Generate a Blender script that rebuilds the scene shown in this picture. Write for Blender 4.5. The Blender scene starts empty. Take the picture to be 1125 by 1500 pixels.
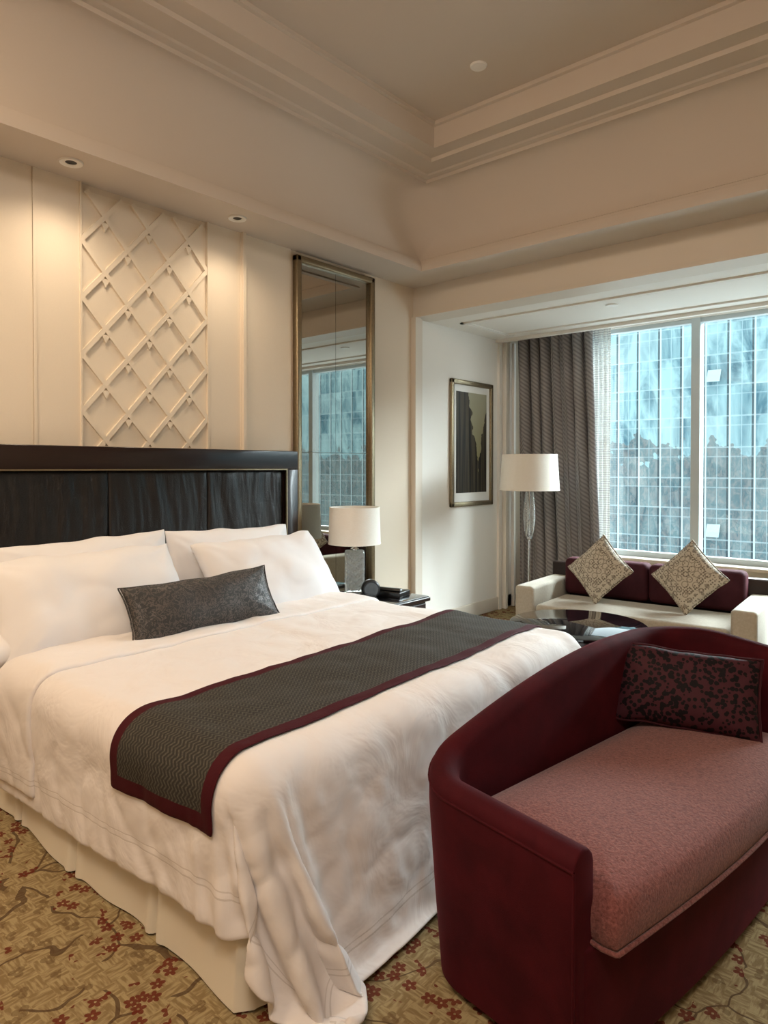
import bpy, bmesh, math, random
from mathutils import Vector, Matrix, noise
random.seed(3)
sc = bpy.context.scene
COL = sc.collection

# ------------------------------------------------------------------ materials
def srgb(r, g, b):
    def f(c):
        c /= 255.0
        return c/12.92 if c <= 0.04045 else ((c+0.055)/1.055)**2.4
    return (f(r), f(g), f(b), 1.0)

class NT:
    def __init__(s, name):
        s.m = bpy.data.materials.new(name); s.m.use_nodes = True
        s.t = s.m.node_tree; s.n = s.t.nodes; s.l = s.t.links
        s.b = s.n['Principled BSDF']
        s.tc = s.n.new('ShaderNodeTexCoord')
    def node(s, typ, ins=None, **kw):
        nd = s.n.new(typ)
        for k, v in kw.items(): setattr(nd, k, v)
        if ins:
            for k, v in ins.items():
                if isinstance(v, bpy.types.NodeSocket): s.l.new(v, nd.inputs[k])
                else: nd.inputs[k].default_value = v
        return nd
    def math(s, op, a, b=0.0, c=0.0):
        nd = s.node('ShaderNodeMath', {0: a, 1: b, 2: c}, operation=op); return nd.outputs[0]
    def vmath(s, op, a, b):
        nd = s.node('ShaderNodeVectorMath', {0: a, 1: b}, operation=op); return nd.outputs[0]
    def mapping(s, scale=(1, 1, 1), rot=(0, 0, 0), src='Object', loc=(0, 0, 0)):
        return s.node('ShaderNodeMapping', {'Vector': s.tc.outputs[src], 'Scale': scale, 'Rotation': rot, 'Location': loc}).outputs[0]
    def noise(s, vec, scale, detail=3, rough=0.5, dist=0):
        return s.node('ShaderNodeTexNoise', {'Vector': vec, 'Scale': scale, 'Detail': detail, 'Roughness': rough, 'Distortion': dist}).outputs['Fac']
    def mix(s, f, a, b):
        nd = s.node('ShaderNodeMix', data_type='RGBA')
        for k, v in ((0, f), (6, a), (7, b)):
            if isinstance(v, bpy.types.NodeSocket): s.l.new(v, nd.inputs[k])
            else: nd.inputs[k].default_value = v
        return nd.outputs[2]
    def ramp(s, fac, p0, p1):
        return s.node('ShaderNodeMapRange', {0: fac, 1: p0, 2: p1, 3: 0.0, 4: 1.0}).outputs[0]
    def set(s, **kw):
        for k, v in kw.items():
            k = k.replace('_', ' ')
            if isinstance(v, bpy.types.NodeSocket): s.l.new(v, s.b.inputs[k])
            else: s.b.inputs[k].default_value = v
    def bump(s, h, strength=0.3, dist=0.01):
        nd = s.node('ShaderNodeBump', {'Height': h, 'Strength': strength, 'Distance': dist})
        s.l.new(nd.outputs[0], s.b.inputs['Normal'])

def mat_plain(name, c, rough=0.6, metal=0.0, nscale=40, namp=0.06, bump=0.05, **kw):
    t = NT(name); v = t.mapping()
    n = t.noise(v, nscale)
    c2 = tuple(x*(1-namp*2) for x in c[:3]) + (1,)
    t.set(Base_Color=t.mix(n, c2, c), Roughness=rough, Metallic=metal, **kw)
    if bump: t.bump(n, bump, 0.005)
    return t.m

M = {}
M['wall'] = mat_plain('wall_paint', srgb(222, 208, 189), 0.75, nscale=3, namp=0.015, bump=0.02)
M['wallp'] = mat_plain('wall_panel', srgb(230, 218, 200), 0.6, nscale=120, namp=0.02, bump=0.05)
M['ceil'] = mat_plain('ceiling_paint', srgb(206, 194, 181), 0.85, nscale=2, namp=0.01, bump=0)
M['trim'] = mat_plain('trim_paint', srgb(220, 210, 196), 0.45, nscale=3, namp=0.01, bump=0)
M['bay'] = mat_plain('bay_paint', srgb(236, 232, 225), 0.7, nscale=3, namp=0.01, bump=0)
M['wframe'] = mat_plain('window_frame_paint', srgb(190, 198, 200), 0.4, nscale=3, namp=0.01, bump=0)
M['silver'] = mat_plain('antique_silver', srgb(168, 152, 124), 0.38, 0.85, nscale=60, namp=0.2, bump=0.25)
M['chrome'] = mat_plain('polished_nickel', srgb(200, 198, 195), 0.15, 1.0, nscale=5, namp=0.02, bump=0)
M['black'] = mat_plain('black_plastic', srgb(20, 19, 20), 0.3, nscale=5, bump=0)
M['white'] = mat_plain('white_enamel', srgb(235, 232, 226), 0.4, nscale=5, namp=0.01, bump=0)

t = NT('dark_wood'); n = t.noise(t.mapping((3, 1, 30)), 6, 5, 0.6, 1.0)
t.set(Base_Color=t.mix(n, srgb(18, 9, 9), srgb(42, 23, 21)), Roughness=0.28, Coat_Weight=0.2); M['wood'] = t.m
t = NT('black_glass'); n = t.noise(t.mapping(), 3)
t.set(Base_Color=t.mix(n, srgb(12, 12, 14), srgb(20, 20, 24)), Roughness=0.04, Coat_Weight=0.6); M['bglass'] = t.m
t = NT('smoked_mirror'); n = t.noise(t.mapping(), 2)
t.set(Base_Color=t.mix(n, srgb(176, 172, 165), srgb(182, 180, 172)), Roughness=0.015, Metallic=1.0); M['mirror'] = t.m
t = NT('croc_leather')
n1 = t.noise(t.mapping((1, 7, 0.9)), 2.4, 2, 0.5, 0.4)
vo = t.node('ShaderNodeTexVoronoi', {'Vector': t.mapping((1, 1, 1.5)), 'Scale': 70.0}, feature='DISTANCE_TO_EDGE').outputs[0]
h = t.math('ADD', t.math('MULTIPLY', n1, 0.7), t.math('MULTIPLY', t.math('MINIMUM', vo, 0.08), 0.6))
t.set(Base_Color=t.mix(n1, srgb(9, 7, 9), srgb(20, 15, 16)), Roughness=0.31, Specular_IOR_Level=0.55)
t.bump(h, 0.6, 0.02); M['leather'] = t.m
def linen(name, c, bumpk=0.35, dist=0.015, sc_=4.0):
    t = NT(name); v = t.mapping()
    n1 = t.noise(v, sc_, 3, 0.45, 0.4)
    t.set(Base_Color=t.mix(n1, tuple(x*0.97 for x in c[:3])+(1,), c), Roughness=0.75, Sheen_Weight=0.1)
    t.bump(n1, bumpk, dist); return t.m
M['pillow'] = linen('white_pillow_cotton', srgb(230, 228, 229), 0.3, 0.015, 4)
M['skirt'] = linen('cream_bed_skirt', srgb(224, 216, 197), 0.15, 0.008, 3)
def velvet(name, c, c2, scale=7):
    t = NT(name); v = t.mapping()
    n1 = t.noise(v, scale, 4, 0.6, 0.3); n2 = t.noise(v, 350, 2)
    t.set(Base_Color=t.mix(t.ramp(n1, 0.35, 0.65), c, c2), Roughness=0.8, Sheen_Weight=0.18, Sheen_Roughness=0.35,
          Sheen_Tint=srgb(190, 90, 105), Specular_IOR_Level=0.12)
    t.bump(n2, 0.15, 0.003); return t.m
M['velvet'] = velvet('burgundy_velvet', srgb(54, 9, 17), srgb(70, 15, 23))
M['velvetd'] = velvet('plum_velvet', srgb(52, 22, 28), srgb(66, 30, 36))
t = NT('mauve_chenille'); v = t.mapping((1, 1, 1))
n1 = t.noise(v, 130, 3, 0.7, 0.5)
t.set(Base_Color=t.mix(t.ramp(n1, 0.3, 0.7), srgb(92, 46, 45), srgb(146, 92, 86)), Roughness=0.85, Sheen_Weight=0.2, Specular_IOR_Level=0.2)
t.bump(n1, 0.6, 0.006); M['seat'] = t.m
t = NT('cream_sofa_chenille'); n1 = t.noise(t.mapping((1, 1, 1)), 60, 3, 0.6)
t.set(Base_Color=t.mix(n1, srgb(158, 149, 132), srgb(190, 183, 168)), Roughness=0.85, Sheen_Weight=0.2)
t.bump(n1, 0.3, 0.004); M['sofa'] = t.m
# duvet: plain white cotton with two fine stitched border lines parallel to the hem (UV = metres)
def duvet_mat(x1, y0, y1):
    t = NT('white_duvet_cotton'); v = t.mapping()
    c = srgb(228, 222, 219)
    n1 = t.noise(v, 4.2, 4, 0.5, 0.6)
    s = t.node('ShaderNodeSeparateXYZ', {0: t.tc.outputs['UV']})
    d = t.math('MINIMUM', t.math('SUBTRACT', x1, s.outputs[0]), t.math('MINIMUM', t.math('SUBTRACT', s.outputs[1], y0), t.math('SUBTRACT', y1, s.outputs[1])))
    l1 = t.math('LESS_THAN', t.math('ABSOLUTE', t.math('SUBTRACT', d, 0.10)), 0.0025)
    l2 = t.math('LESS_THAN', t.math('ABSOLUTE', t.math('SUBTRACT', d, 0.118)), 0.002)
    l = t.math('MAXIMUM', l1, l2)
    base = t.mix(n1, tuple(x*0.96 for x in c[:3])+(1,), c)
    t.set(Base_Color=t.mix(t.math('MULTIPLY', l, 0.45), base, srgb(178, 168, 158)), Roughness=0.75, Sheen_Weight=0.1)
    t.bump(t.math('SUBTRACT', n1, t.math('MULTIPLY', l, 0.05)), 0.6, 0.032); return t.m
def runner_mat(x0, x1, y0, y1, bw):
    t = NT('bed_runner_fabric')
    s = t.node('ShaderNodeSeparateXYZ', {0: t.tc.outputs['UV']})
    X, Y = s.outputs[0], s.outputs[1]
    d = t.math('MINIMUM', t.math('MINIMUM', t.math('SUBTRACT', X, x0), t.math('SUBTRACT', x1, X)),
               t.math('MINIMUM', t.math('SUBTRACT', Y, y0), t.math('SUBTRACT', y1, Y)))
    inside = t.math('GREATER_THAN', d, bw)
    zig = t.math('PINGPONG', Y, 0.012)
    st = t.math('FRACT', t.math('MULTIPLY', t.math('ADD', X, zig), 62.0))
    st = t.math('GREATER_THAN', st, 0.55)
    n = t.noise(t.tc.outputs['UV'], 160, 2)
    cc = t.mix(t.math('MULTIPLY', st, t.ramp(n, 0.2, 0.8)), srgb(48, 46, 42), srgb(92, 88, 79))
    t.set(Base_Color=t.mix(inside, srgb(62, 7, 18), cc), Roughness=0.8, Specular_IOR_Level=0.2)
    t.bump(n, 0.2, 0.003); return t.m
t = NT('grey_brocade'); v = t.mapping()
n1 = t.noise(v, 26, 4, 0.6, 2.0); k = t.math('GREATER_THAN', t.math('ABSOLUTE', t.math('SUBTRACT', n1, 0.5)), 0.035)
t.set(Base_Color=t.mix(k, srgb(84, 76, 72), srgb(46, 46, 46)), Roughness=t.math('ADD', t.math('MULTIPLY', k, 0.3), 0.4), Sheen_Weight=0.03)
t.bump(n1, 0.2, 0.005); M['brocade'] = t.m
t = NT('plum_leaf_jacquard')
n2 = t.noise(t.mapping(), 18, 2, 0.5, 1.5)
a1 = t.node('ShaderNodeTexVoronoi', {'Vector': t.mapping((52, 52, 16), (0.3, 0.7, 0.3)), 'Scale': 1.0}).outputs[0]
a2 = t.node('ShaderNodeTexVoronoi', {'Vector': t.mapping((52, 52, 16), (-0.3, -0.7, 0.5)), 'Scale': 1.0}).outputs[0]
k = t.math('LESS_THAN', t.math('ADD', t.math('MINIMUM', a1, a2), t.math('MULTIPLY', n2, 0.4)), 0.60)
t.set(Base_Color=t.mix(k, srgb(66, 30, 38), srgb(13, 9, 13)), Roughness=0.7, Specular_IOR_Level=0.2)
M['leaf'] = t.m
t = NT('floral_lace_fabric'); v = t.mapping((1, 1, 1))
vd = t.node('ShaderNodeTexVoronoi', {'Vector': v, 'Scale': 20.0, 'Randomness': 0.25}).outputs[0]
ring = t.math('LESS_THAN', t.math('ABSOLUTE', t.math('SUBTRACT', vd, 0.42)), 0.06)
v2 = t.node('ShaderNodeTexVoronoi', {'Vector': v, 'Scale': 62.0, 'Randomness': 0.4}).outputs[0]
dots = t.math('LESS_THAN', v2, 0.36)
k = t.math('MAXIMUM', t.math('MULTIPLY', dots, 0.85), t.math('MULTIPLY', ring, 0.6))
t.set(Base_Color=t.mix(k, srgb(192, 184, 167), srgb(90, 78, 68)), Roughness=0.7); M['lace'] = t.m
t = NT('striped_taupe_drape')
s = t.node('ShaderNodeSeparateXYZ', {0: t.tc.outputs['UV']})
st = t.math('FRACT', t.math('MULTIPLY', t.math('ADD', s.outputs[0], t.math('MULTIPLY', s.outputs[1], 0.8)), 30.0))
st = t.math('PINGPONG', st, 0.5)
k = t.ramp(st, 0.1, 0.35)
t.set(Base_Color=t.mix(k, srgb(114, 109, 110), srgb(146, 141, 140)), Roughness=0.5, Sheen_Weight=0.2); M['drape'] = t.m
t = NT('white_sheer')
s = t.node('ShaderNodeSeparateXYZ', {0: t.mapping()})
st = t.math('GREATER_THAN', t.math('FRACT', t.math('MULTIPLY', s.outputs[2], 45.0)), 0.4)
t.set(Base_Color=srgb(238, 238, 235), Roughness=0.9, Alpha=t.math('ADD', t.math('MULTIPLY', st, 0.35), 0.4)); M['sheer'] = t.m
t = NT('linen_lampshade'); n = t.noise(t.mapping((1, 1, 4)), 60, 2)
t.set(Base_Color=t.mix(n, srgb(226, 220, 208), srgb(236, 231, 222)), Roughness=0.8)
t.bump(n, 0.1, 0.002); M['shade'] = t.m
t = NT('cut_crystal'); n = t.node('ShaderNodeTexVoronoi', {'Vector': t.mapping(), 'Scale': 45.0}).outputs[0]
t.set(Base_Color=srgb(225, 230, 230), Roughness=0.05, Transmission_Weight=0.75, IOR=1.45); t.bump(n, 0.6, 0.008); M['crystal'] = t.m
t = NT('window_glass')
tr = t.n.new('ShaderNodeBsdfTransparent'); gl = t.n.new('ShaderNodeBsdfGlossy'); gl.inputs['Roughness'].default_value = 0.02
tr.inputs[0].default_value = (0.92, 0.97, 0.97, 1)
mx = t.n.new('ShaderNodeMixShader'); mx.inputs[0].default_value = 0.04
t.l.new(tr.outputs[0], mx.inputs[1]); t.l.new(gl.outputs[0], mx.inputs[2]); t.l.new(mx.outputs[0], t.n['Material Output'].inputs[0]); M['glass'] = t.m
# facade: irregular reflections are painted into the base colour
t = NT('curtain_wall_facade'); v = t.mapping()
s = t.node('ShaderNodeSeparateXYZ', {0: v}); X, Z = s.outputs[0], s.outputs[2]
ci_ = t.node('ShaderNodeCombineXYZ', {0: t.math('FLOOR', t.math('DIVIDE', X, 2.9)), 1: t.math('FLOOR', t.math('DIVIDE', Z, 4.0)), 2: 0.0}).outputs[0]
wh = t.node('ShaderNodeTexWhiteNoise', {0: ci_}, noise_dimensions='3D')
cell = wh.outputs[0]
vs_ = t.vmath('ADD', v, t.vmath('MULTIPLY', wh.outputs[1], (3.0, 0.0, 4.0)))
vm_ = t.node('ShaderNodeMapping', {'Vector': vs_, 'Scale': (1, 1, 0.35)}).outputs[0]
wn = t.noise(vm_, 0.26, 4, 0.65, 1.5)  # broken-up reflections in the panes, painted as noise
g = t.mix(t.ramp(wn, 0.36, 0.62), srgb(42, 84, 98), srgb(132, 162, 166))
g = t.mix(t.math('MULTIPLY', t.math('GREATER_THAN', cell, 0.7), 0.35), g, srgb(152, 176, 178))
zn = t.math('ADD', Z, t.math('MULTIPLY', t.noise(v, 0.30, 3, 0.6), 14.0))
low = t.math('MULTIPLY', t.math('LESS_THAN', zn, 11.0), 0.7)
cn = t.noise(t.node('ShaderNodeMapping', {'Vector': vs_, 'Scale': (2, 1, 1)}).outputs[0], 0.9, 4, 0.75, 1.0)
g = t.mix(low, g, t.mix(t.ramp(cn, 0.42, 0.58), srgb(34, 56, 62), srgb(98, 88, 84)))  # older buildings mirrored low in the glass, painted into the colour
fx = t.math('MULTIPLY', t.math('LESS_THAN', t.math('FRACT', t.math('DIVIDE', X, 2.9)), 0.07), 0.9)
fx2 = t.math('MULTIPLY', t.math('LESS_THAN', t.math('FRACT', t.math('DIVIDE', X, 1.45)), 0.06), 0.4)
fz = t.math('MULTIPLY', t.math('LESS_THAN', t.math('FRACT', t.math('DIVIDE', Z, 4.0)), 0.045), 0.35)
fz2 = t.math('MULTIPLY', t.math('LESS_THAN', t.math('FRACT', t.math('DIVIDE', t.math('ADD', Z, 1.2), 4.0)), 0.04), 0.25)
f = t.math('MAXIMUM', t.math('MAXIMUM', fx, fx2), t.math('MAXIMUM', fz, fz2))
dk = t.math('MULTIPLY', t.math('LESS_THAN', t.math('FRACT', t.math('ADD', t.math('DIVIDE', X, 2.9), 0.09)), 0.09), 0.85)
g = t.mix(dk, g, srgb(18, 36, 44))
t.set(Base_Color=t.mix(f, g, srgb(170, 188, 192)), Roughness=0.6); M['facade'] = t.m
# carpet
t = NT('floral_carpet'); v = t.mapping()
hz = t.noise(t.mapping((60, 12, 1)), 1.6, 2); hz2 = t.noise(t.mapping((12, 60, 1)), 1.6, 2)
chk = t.node('ShaderNodeTexChecker', {'Vector': v, 'Scale': 16.0}).outputs['Fac']
hh = t.node('ShaderNodeMix', {0: chk, 2: hz, 3: hz2}).outputs[0]
base = t.mix(t.ramp(hh, 0.42, 0.60), srgb(130, 110, 77), srgb(160, 143, 106))
nb = t.noise(v, 1.7, 2)
warp = t.vmath('MULTIPLY', t.node('ShaderNodeTexNoise', {'Vector': v, 'Scale': 4.0, 'Detail': 2.0}).outputs['Color'], (0.35, 0.35, 0))
wv = t.vmath('ADD', v, warp)
e = t.node('ShaderNodeTexVoronoi', {'Vector': wv, 'Scale': 3.6}, feature='DISTANCE_TO_EDGE', voronoi_dimensions='2D').outputs[0]
br = t.math('MULTIPLY', t.math('LESS_THAN', e, t.math('MULTIPLY', nb, 0.045)), t.math('GREATER_THAN', t.noise(v, 6.0, 1), 0.40))
col = t.mix(t.math('MULTIPLY', br, 0.8), base, srgb(74, 54, 38))
def flowers(scale, R, loc, petals):
    vv = t.node('ShaderNodeMapping', {'Vector': v, 'Location': loc}).outputs[0]
    vo = t.node('ShaderNodeTexVoronoi', {'Vector': vv, 'Scale': scale, 'Randomness': 0.85}, voronoi_dimensions='2D')
    d = t.vmath('SUBTRACT', vv, vo.outputs['Position'])
    sp = t.node('ShaderNodeSeparateXYZ', {0: d})
    ang = t.math('ARCTAN2', sp.outputs[1], sp.outputs[0])
    r = t.math('DIVIDE', vo.outputs['Distance'], scale)
    rad = t.math('MULTIPLY', t.math('ADD', 0.5, t.math('MULTIPLY', t.math('ABSOLUTE', t.math('COSINE', t.math('MULTIPLY', ang, petals/2))), 0.5)), R)
    return t.math('MULTIPLY', t.math('LESS_THAN', r, rad), t.math('GREATER_THAN', r, R*0.16))
sel = t.noise(v, 4.2, 2, 0.5)
fl = t.math('MULTIPLY', flowers(18, 0.022, (0, 0, 0), 5), t.math('GREATER_THAN', sel, 0.515))
col = t.mix(t.math('MULTIPLY', fl, 0.88), col, srgb(98, 36, 26))
lf = t.math('MULTIPLY', flowers(13, 0.024, (7.3, 2.2, 0), 3), t.math('LESS_THAN', sel, 0.46))
col = t.mix(t.math('MULTIPLY', lf, 0.55), col, srgb(98, 76, 50))
t.set(Base_Color=col, Roughness=0.95, Specular_IOR_Level=0.1)
t.bump(t.noise(v, 400, 2), 0.4, 0.004); M['carpet'] = t.m
# artwork
t = NT('forest_artwork'); s = t.node('ShaderNodeSeparateXYZ', {0: t.tc.outputs['Generated']})
Y, Z = s.outputs[1], s.outputs[2]
st = t.noise(t.mapping((1, 30, 0.8), src='Object'), 1.0, 2)
sky = t.mix(t.ramp(Z, 0.3, 1.0), srgb(140, 132, 94), srgb(166, 162, 140))
dark = t.math('GREATER_THAN', t.math('ADD', t.math('ABSOLUTE', t.math('SUBTRACT', Y, 0.72)), t.math('MULTIPLY', t.noise(t.mapping((1, 4, 4)), 2.0), 0.3)), t.math('MULTIPLY', Z, 0.50))
g = t.mix(dark, sky, t.mix(t.ramp(st, 0.45, 0.55), srgb(28, 26, 24), srgb(76, 68, 54)))
t.set(Base_Color=g, Roughness=0.3); M['art'] = t.m

# ------------------------------------------------------------------ mesh helpers
def link(ob, mat=None, parent=None):
    COL.objects.link(ob)
    if mat is not None: ob.data.materials.append(mat)
    if parent is not None: ob.parent = parent
    return ob
def mesh(name, vs, fs, mat=None, parent=None, smooth=False):
    me = bpy.data.meshes.new(name); me.from_pydata([tuple(v) for v in vs], [], fs); me.update()
    bm = bmesh.new(); bm.from_mesh(me); bmesh.ops.recalc_face_normals(bm, faces=bm.faces); bm.to_mesh(me); bm.free()
    if smooth:
        for p in me.polygons: p.use_smooth = True
    return link(bpy.data.objects.new(name, me), mat, parent)
def empty(name, loc=(0, 0, 0), rz=0):
    e = bpy.data.objects.new(name, None); COL.objects.link(e); e.location = loc; e.rotation_euler = (0, 0, rz); e.empty_display_size = 0.1
    return e
def bevel(ob, w, seg=3):
    m = ob.modifiers.new('bevel', 'BEVEL'); m.width = w; m.segments = seg; m.limit_method = 'ANGLE'
    for p in ob.data.polygons: p.use_smooth = True
    return ob
def box(name, x0, x1, y0, y1, z0, z1, mat, parent=None, bev=0, seg=3):
    vs = [(x, y, z) for z in (z0, z1) for y in (y0, y1) for x in (x0, x1)]
    fs = [(0, 2, 3, 1), (4, 5, 7, 6), (0, 1, 5, 4), (2, 6, 7, 3), (0, 4, 6, 2), (1, 3, 7, 5)]
    ob = mesh(name, vs, fs, mat, parent)
    if bev: bevel(ob, bev, seg)
    return ob
def lathe(name, prof, mat, parent=None, loc=(0, 0, 0), n=40, smooth=True, closed=False):
    vs = []; fs = []
    for (r, z) in prof:
        for i in range(n):
            a = 2*math.pi*i/n; vs.append((loc[0]+r*math.cos(a), loc[1]+r*math.sin(a), loc[2]+z))
    m = len(prof)
    for k in range(m if closed else m-1):
        k2 = (k+1) % m
        for i in range(n):
            j = (i+1) % n; fs.append((k*n+i, k*n+j, k2*n+j, k2*n+i))
    if not closed:
        fs.append(tuple(range(n))[::-1]); fs.append(tuple((m-1)*n+i for i in range(n)))
    ob = mesh(name, vs, fs, mat, parent, smooth)
    if smooth:
        e = ob.modifiers.new('es', 'EDGE_SPLIT'); e.split_angle = math.radians(40)
    return ob
def bar(p0, p1, w, d, normal=Vector((1, 0, 0))):
    p0 = Vector(p0); p1 = Vector(p1); t = (p1-p0).normalized(); s = t.cross(normal).normalized()
    vs = []
    for p in (p0, p1):
        for a, b in ((-1, 0), (1, 0), (1, 1), (-1, 1)):
            vs.append(p+s*a*w/2+normal*b*d)
    return vs, [(0, 1, 2, 3), (7, 6, 5, 4), (0, 4, 5, 1), (1, 5, 6, 2), (2, 6, 7, 3), (3, 7, 4, 0)]
def multi(name, parts, mat, parent=None):
    V = []; F = []
    for vs, fs in parts:
        o = len(V); V += list(vs); F += [tuple(i+o for i in f) for f in fs]
    return mesh(name, V, F, mat, parent)
def boxp(x0, x1, y0, y1, z0, z1):
    return [(x, y, z) for z in (z0, z1) for y in (y0, y1) for x in (x0, x1)], [(0, 2, 3, 1), (4, 5, 7, 6), (0, 1, 5, 4), (2, 6, 7, 3), (0, 4, 6, 2), (1, 3, 7, 5)]

def pillow(name, w, h, th, center, wdir, udir, mat, parent=None, pinch=0.07, wr=0.012, seed=0, n=40, piping=None, power=2.6, sag=0.0):
    wdir = Vector(wdir).normalized(); udir = Vector(udir); udir = (udir-wdir*udir.dot(wdir)).normalized(); nd = wdir.cross(udir)
    R = Matrix((wdir, udir, nd)).transposed().to_4x4(); R.translation = Vector(center)
    vs = []; fs = []
    idx = {}
    for side in (1, -1):
        for i in range(n+1):
            for j in range(n+1):
                u = -1+2*i/n; v = -1+2*j/n
                edge = i in (0, n) or j in (0, n)
                if side == -1 and edge: idx[(side, i, j)] = idx[(1, i, j)]; continue
                x = u*w/2*(1-pinch*(1-v*v)); y = v*h/2*(1-pinch*(1-u*u)*(w/h if w > h else 1)*0.8)
                y -= sag*(1-u*u)*(v+1)/2
                y += wr*0.8*noise.noise(Vector((u*3+seed, 0, 4)))*abs(v); x += wr*0.6*noise.noise(Vector((0, v*3+seed, 4)))*abs(u)
                T = (max(0, 1-abs(u)**power)*max(0, 1-abs(v)**power))**0.55
                z = side*th/2*T
                q = Vector((x*4+seed*7.3, y*4, side*3.1))
                e = (1-abs(u)**6)*(1-abs(v)**6)
                z += wr*noise.noise(q)*e*1.5 + wr*0.4*noise.noise(q*2.2)*e
                z -= side*wr*0.35*max(0, 0.25-abs(noise.noise(Vector((x*4+y*3+seed, y*5-x*2, 2)))))*4*e*0.5
                for cx_, cy_ in ((-1, -1), (1, -1), (-1, 1), (1, 1)):
                    dx_ = (u-cx_)*w; dy_ = (v-cy_)*h; rr = math.hypot(dx_, dy_)+1e-4; an = math.atan2(dy_, dx_)
                    z += side*wr*0.7*math.sin(an*13+seed+cx_)*math.exp(-(rr/0.28)**2)*min(1, rr/0.08)*e
                idx[(side, i, j)] = len(vs); vs.append((x, y, z))
    for side in (1, -1):
        for i in range(n):
            for j in range(n):
                f = (idx[(side, i, j)], idx[(side, i+1, j)], idx[(side, i+1, j+1)], idx[(side, i, j+1)])
                fs.append(f if side == 1 else f[::-1])
    ob = mesh(name, vs, fs, mat, parent, True); ob.matrix_basis = R
    ob.modifiers.new('ss', 'SUBSURF').render_levels = 1
    if piping:
        loop = [idx[(1, i, 0)] for i in range(n)]+[idx[(1, n, j)] for j in range(n)]+[idx[(1, i, n)] for i in range(n, 0, -1)]+[idx[(1, 0, j)] for j in range(n, 0, -1)]
        cu = bpy.data.curves.new(name+'_piping', 'CURVE'); cu.dimensions = '3D'; cu.bevel_depth = piping[0]
        sp = cu.splines.new('POLY'); sp.points.add(len(loop)-1); sp.use_cyclic_u = True
        for k, i in enumerate(loop): sp.points[k].co = (*vs[i], 1)
        co = bpy.data.objects.new(name+'_piping', cu); COL.objects.link(co); cu.materials.append(piping[1]); co.parent = ob
    return ob

# ------------------------------------------------------------------ room
XW, YB, Y1, YG = 5.4, -1.6, 4.65, 6.5
ZB, ZS = 2.745, 3.0
box('floor', -0.1, XW+0.1, YB-0.1, YG+0.15, -0.1, 0, M['carpet'])
box('wall_left', -0.12, 0, YB-0.1, YG+0.15, 0, 3.9, M['wall'])
box('wall_right', XW, XW+0.12, YB-0.1, YG+0.15, 0, 3.9, M['wall'])
box('wall_back', 0, XW, YB-0.12, YB, 0, 3.9, M['wall'])
box('wall_window_lower', 0, XW, YG, YG+0.14, 0, 0.60, M['bay'])
box('wall_window_header', 0, XW, YG, YG+0.14, 2.80, 3.9, M['bay'])
box('wall_window_left', 0, 0.45, YG, YG+0.14, 0.60, 2.80, M['bay'])
box('wall_window_right', XW-0.45, XW, YG, YG+0.14, 0.60, 2.80, M['bay'])
box('window_sill', 0.4, XW-0.4, YG-0.14, YG+0.02, 0.57, 0.60, M['trim'], bev=0.006)
box('wall_left_bay_facing', 0.0, 0.004, Y1+0.05, 6.10, 0.13, ZB, M['bay'])
prof = [(0, ZS, 0), (0.352, ZS, 0), (0.352, ZS-0.012, 0), (0.40, ZS-0.012, 0), (0.40, ZS+0.03, 0), (0.385, ZS+0.035, 0), (0.385, ZS+0.06, 0), (0.36, ZS+0.07, 0), (0.36, ZS+0.085, 0)]
for k in range(13):
    th = math.pi/2*k/12
    prof.append((0.33+0.24*(1-math.cos(th)), ZS+0.10+0.46*math.sin(th), 0.32*math.sin(math.pi*min(1, k/12.0))))
prof += [(0.59, ZS+0.56, 0), (0.59, ZS+0.585, 0), (0.63, ZS+0.59, 0), (0.64, ZS+0.60, 0), (0.78, ZS+0.60, 0), (0.785, ZS+0.625, 0), (0.885, ZS+0.63, 0), (0.885, ZS+0.77, 0), (0.905, ZS+0.775, 0), (0.905, ZS+0.80, 0)]
def rrect(i, r, z, n=8):
    x0, x1, y0, y1 = i, XW-i, YB+i, Y1-i; r = max(r, 0.0005); pts = []
    for cx, cy, a0 in ((x1-r, y1-r, 0), (x0+r, y1-r, 90), (x0+r, y0+r, 180), (x1-r, y0+r, 270)):
        for k in range(n+1):
            a = math.radians(a0+90*k/n); pts.append((cx+r*math.cos(a), cy+r*math.sin(a), z))
    return pts
V = []; F = []
loops = [rrect(i, r, z) for i, z, r in prof]; n = len(loops[0])
for L in loops: V += L
for k in range(len(loops)-1):
    for a in range(n):
        b = (a+1) % n; F.append((k*n+a, k*n+b, (k+1)*n+b, (k+1)*n+a))
F.append(tuple((len(loops)-1)*n+a for a in range(n)))
ce = mesh('ceiling', V, F, M['ceil'], None, True)
e = ce.modifiers.new('es', 'EDGE_SPLIT'); e.split_angle = math.radians(25)
box('ceiling_slab', -0.12, XW+0.12, YB-0.12, Y1+0.3, 3.9, 4.0, M['ceil'])
box('beam', 0, XW, Y1, Y1+0.22, ZB, 3.9, M['trim'])
box('ceiling_bay', 0, XW, Y1+0.22, 6.02, ZB+0.0, ZB+0.16, M['bay'])
box('ceiling_pocket', 0, XW, 6.02, YG, ZB+0.14, ZB+0.3, M['bay'])
multi('trim_1', [boxp(0, XW, Y1-0.012, Y1+0.0, ZB, ZB+0.022)], M['trim'])
parts = []
for i, w, h in ((0.20, 0.035, 0.014), (0.255, 0.012, 0.010)):
    parts += [boxp(i, XW-i, Y1+0.22+i, Y1+0.22+i+w, ZB-h, ZB), boxp(i, XW-i, 6.02-0.10-i*0.5-w, 6.02-0.10-i*0.5, ZB-h, ZB), boxp(i, i+w, Y1+0.22+i, 5.9, ZB-h, ZB), boxp(XW-i-w, XW-i, Y1+0.22+i, 5.9, ZB-h, ZB)]
parts.append(boxp(0, XW, 5.985, 6.03, ZB-0.03, ZB+0.02))
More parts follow.
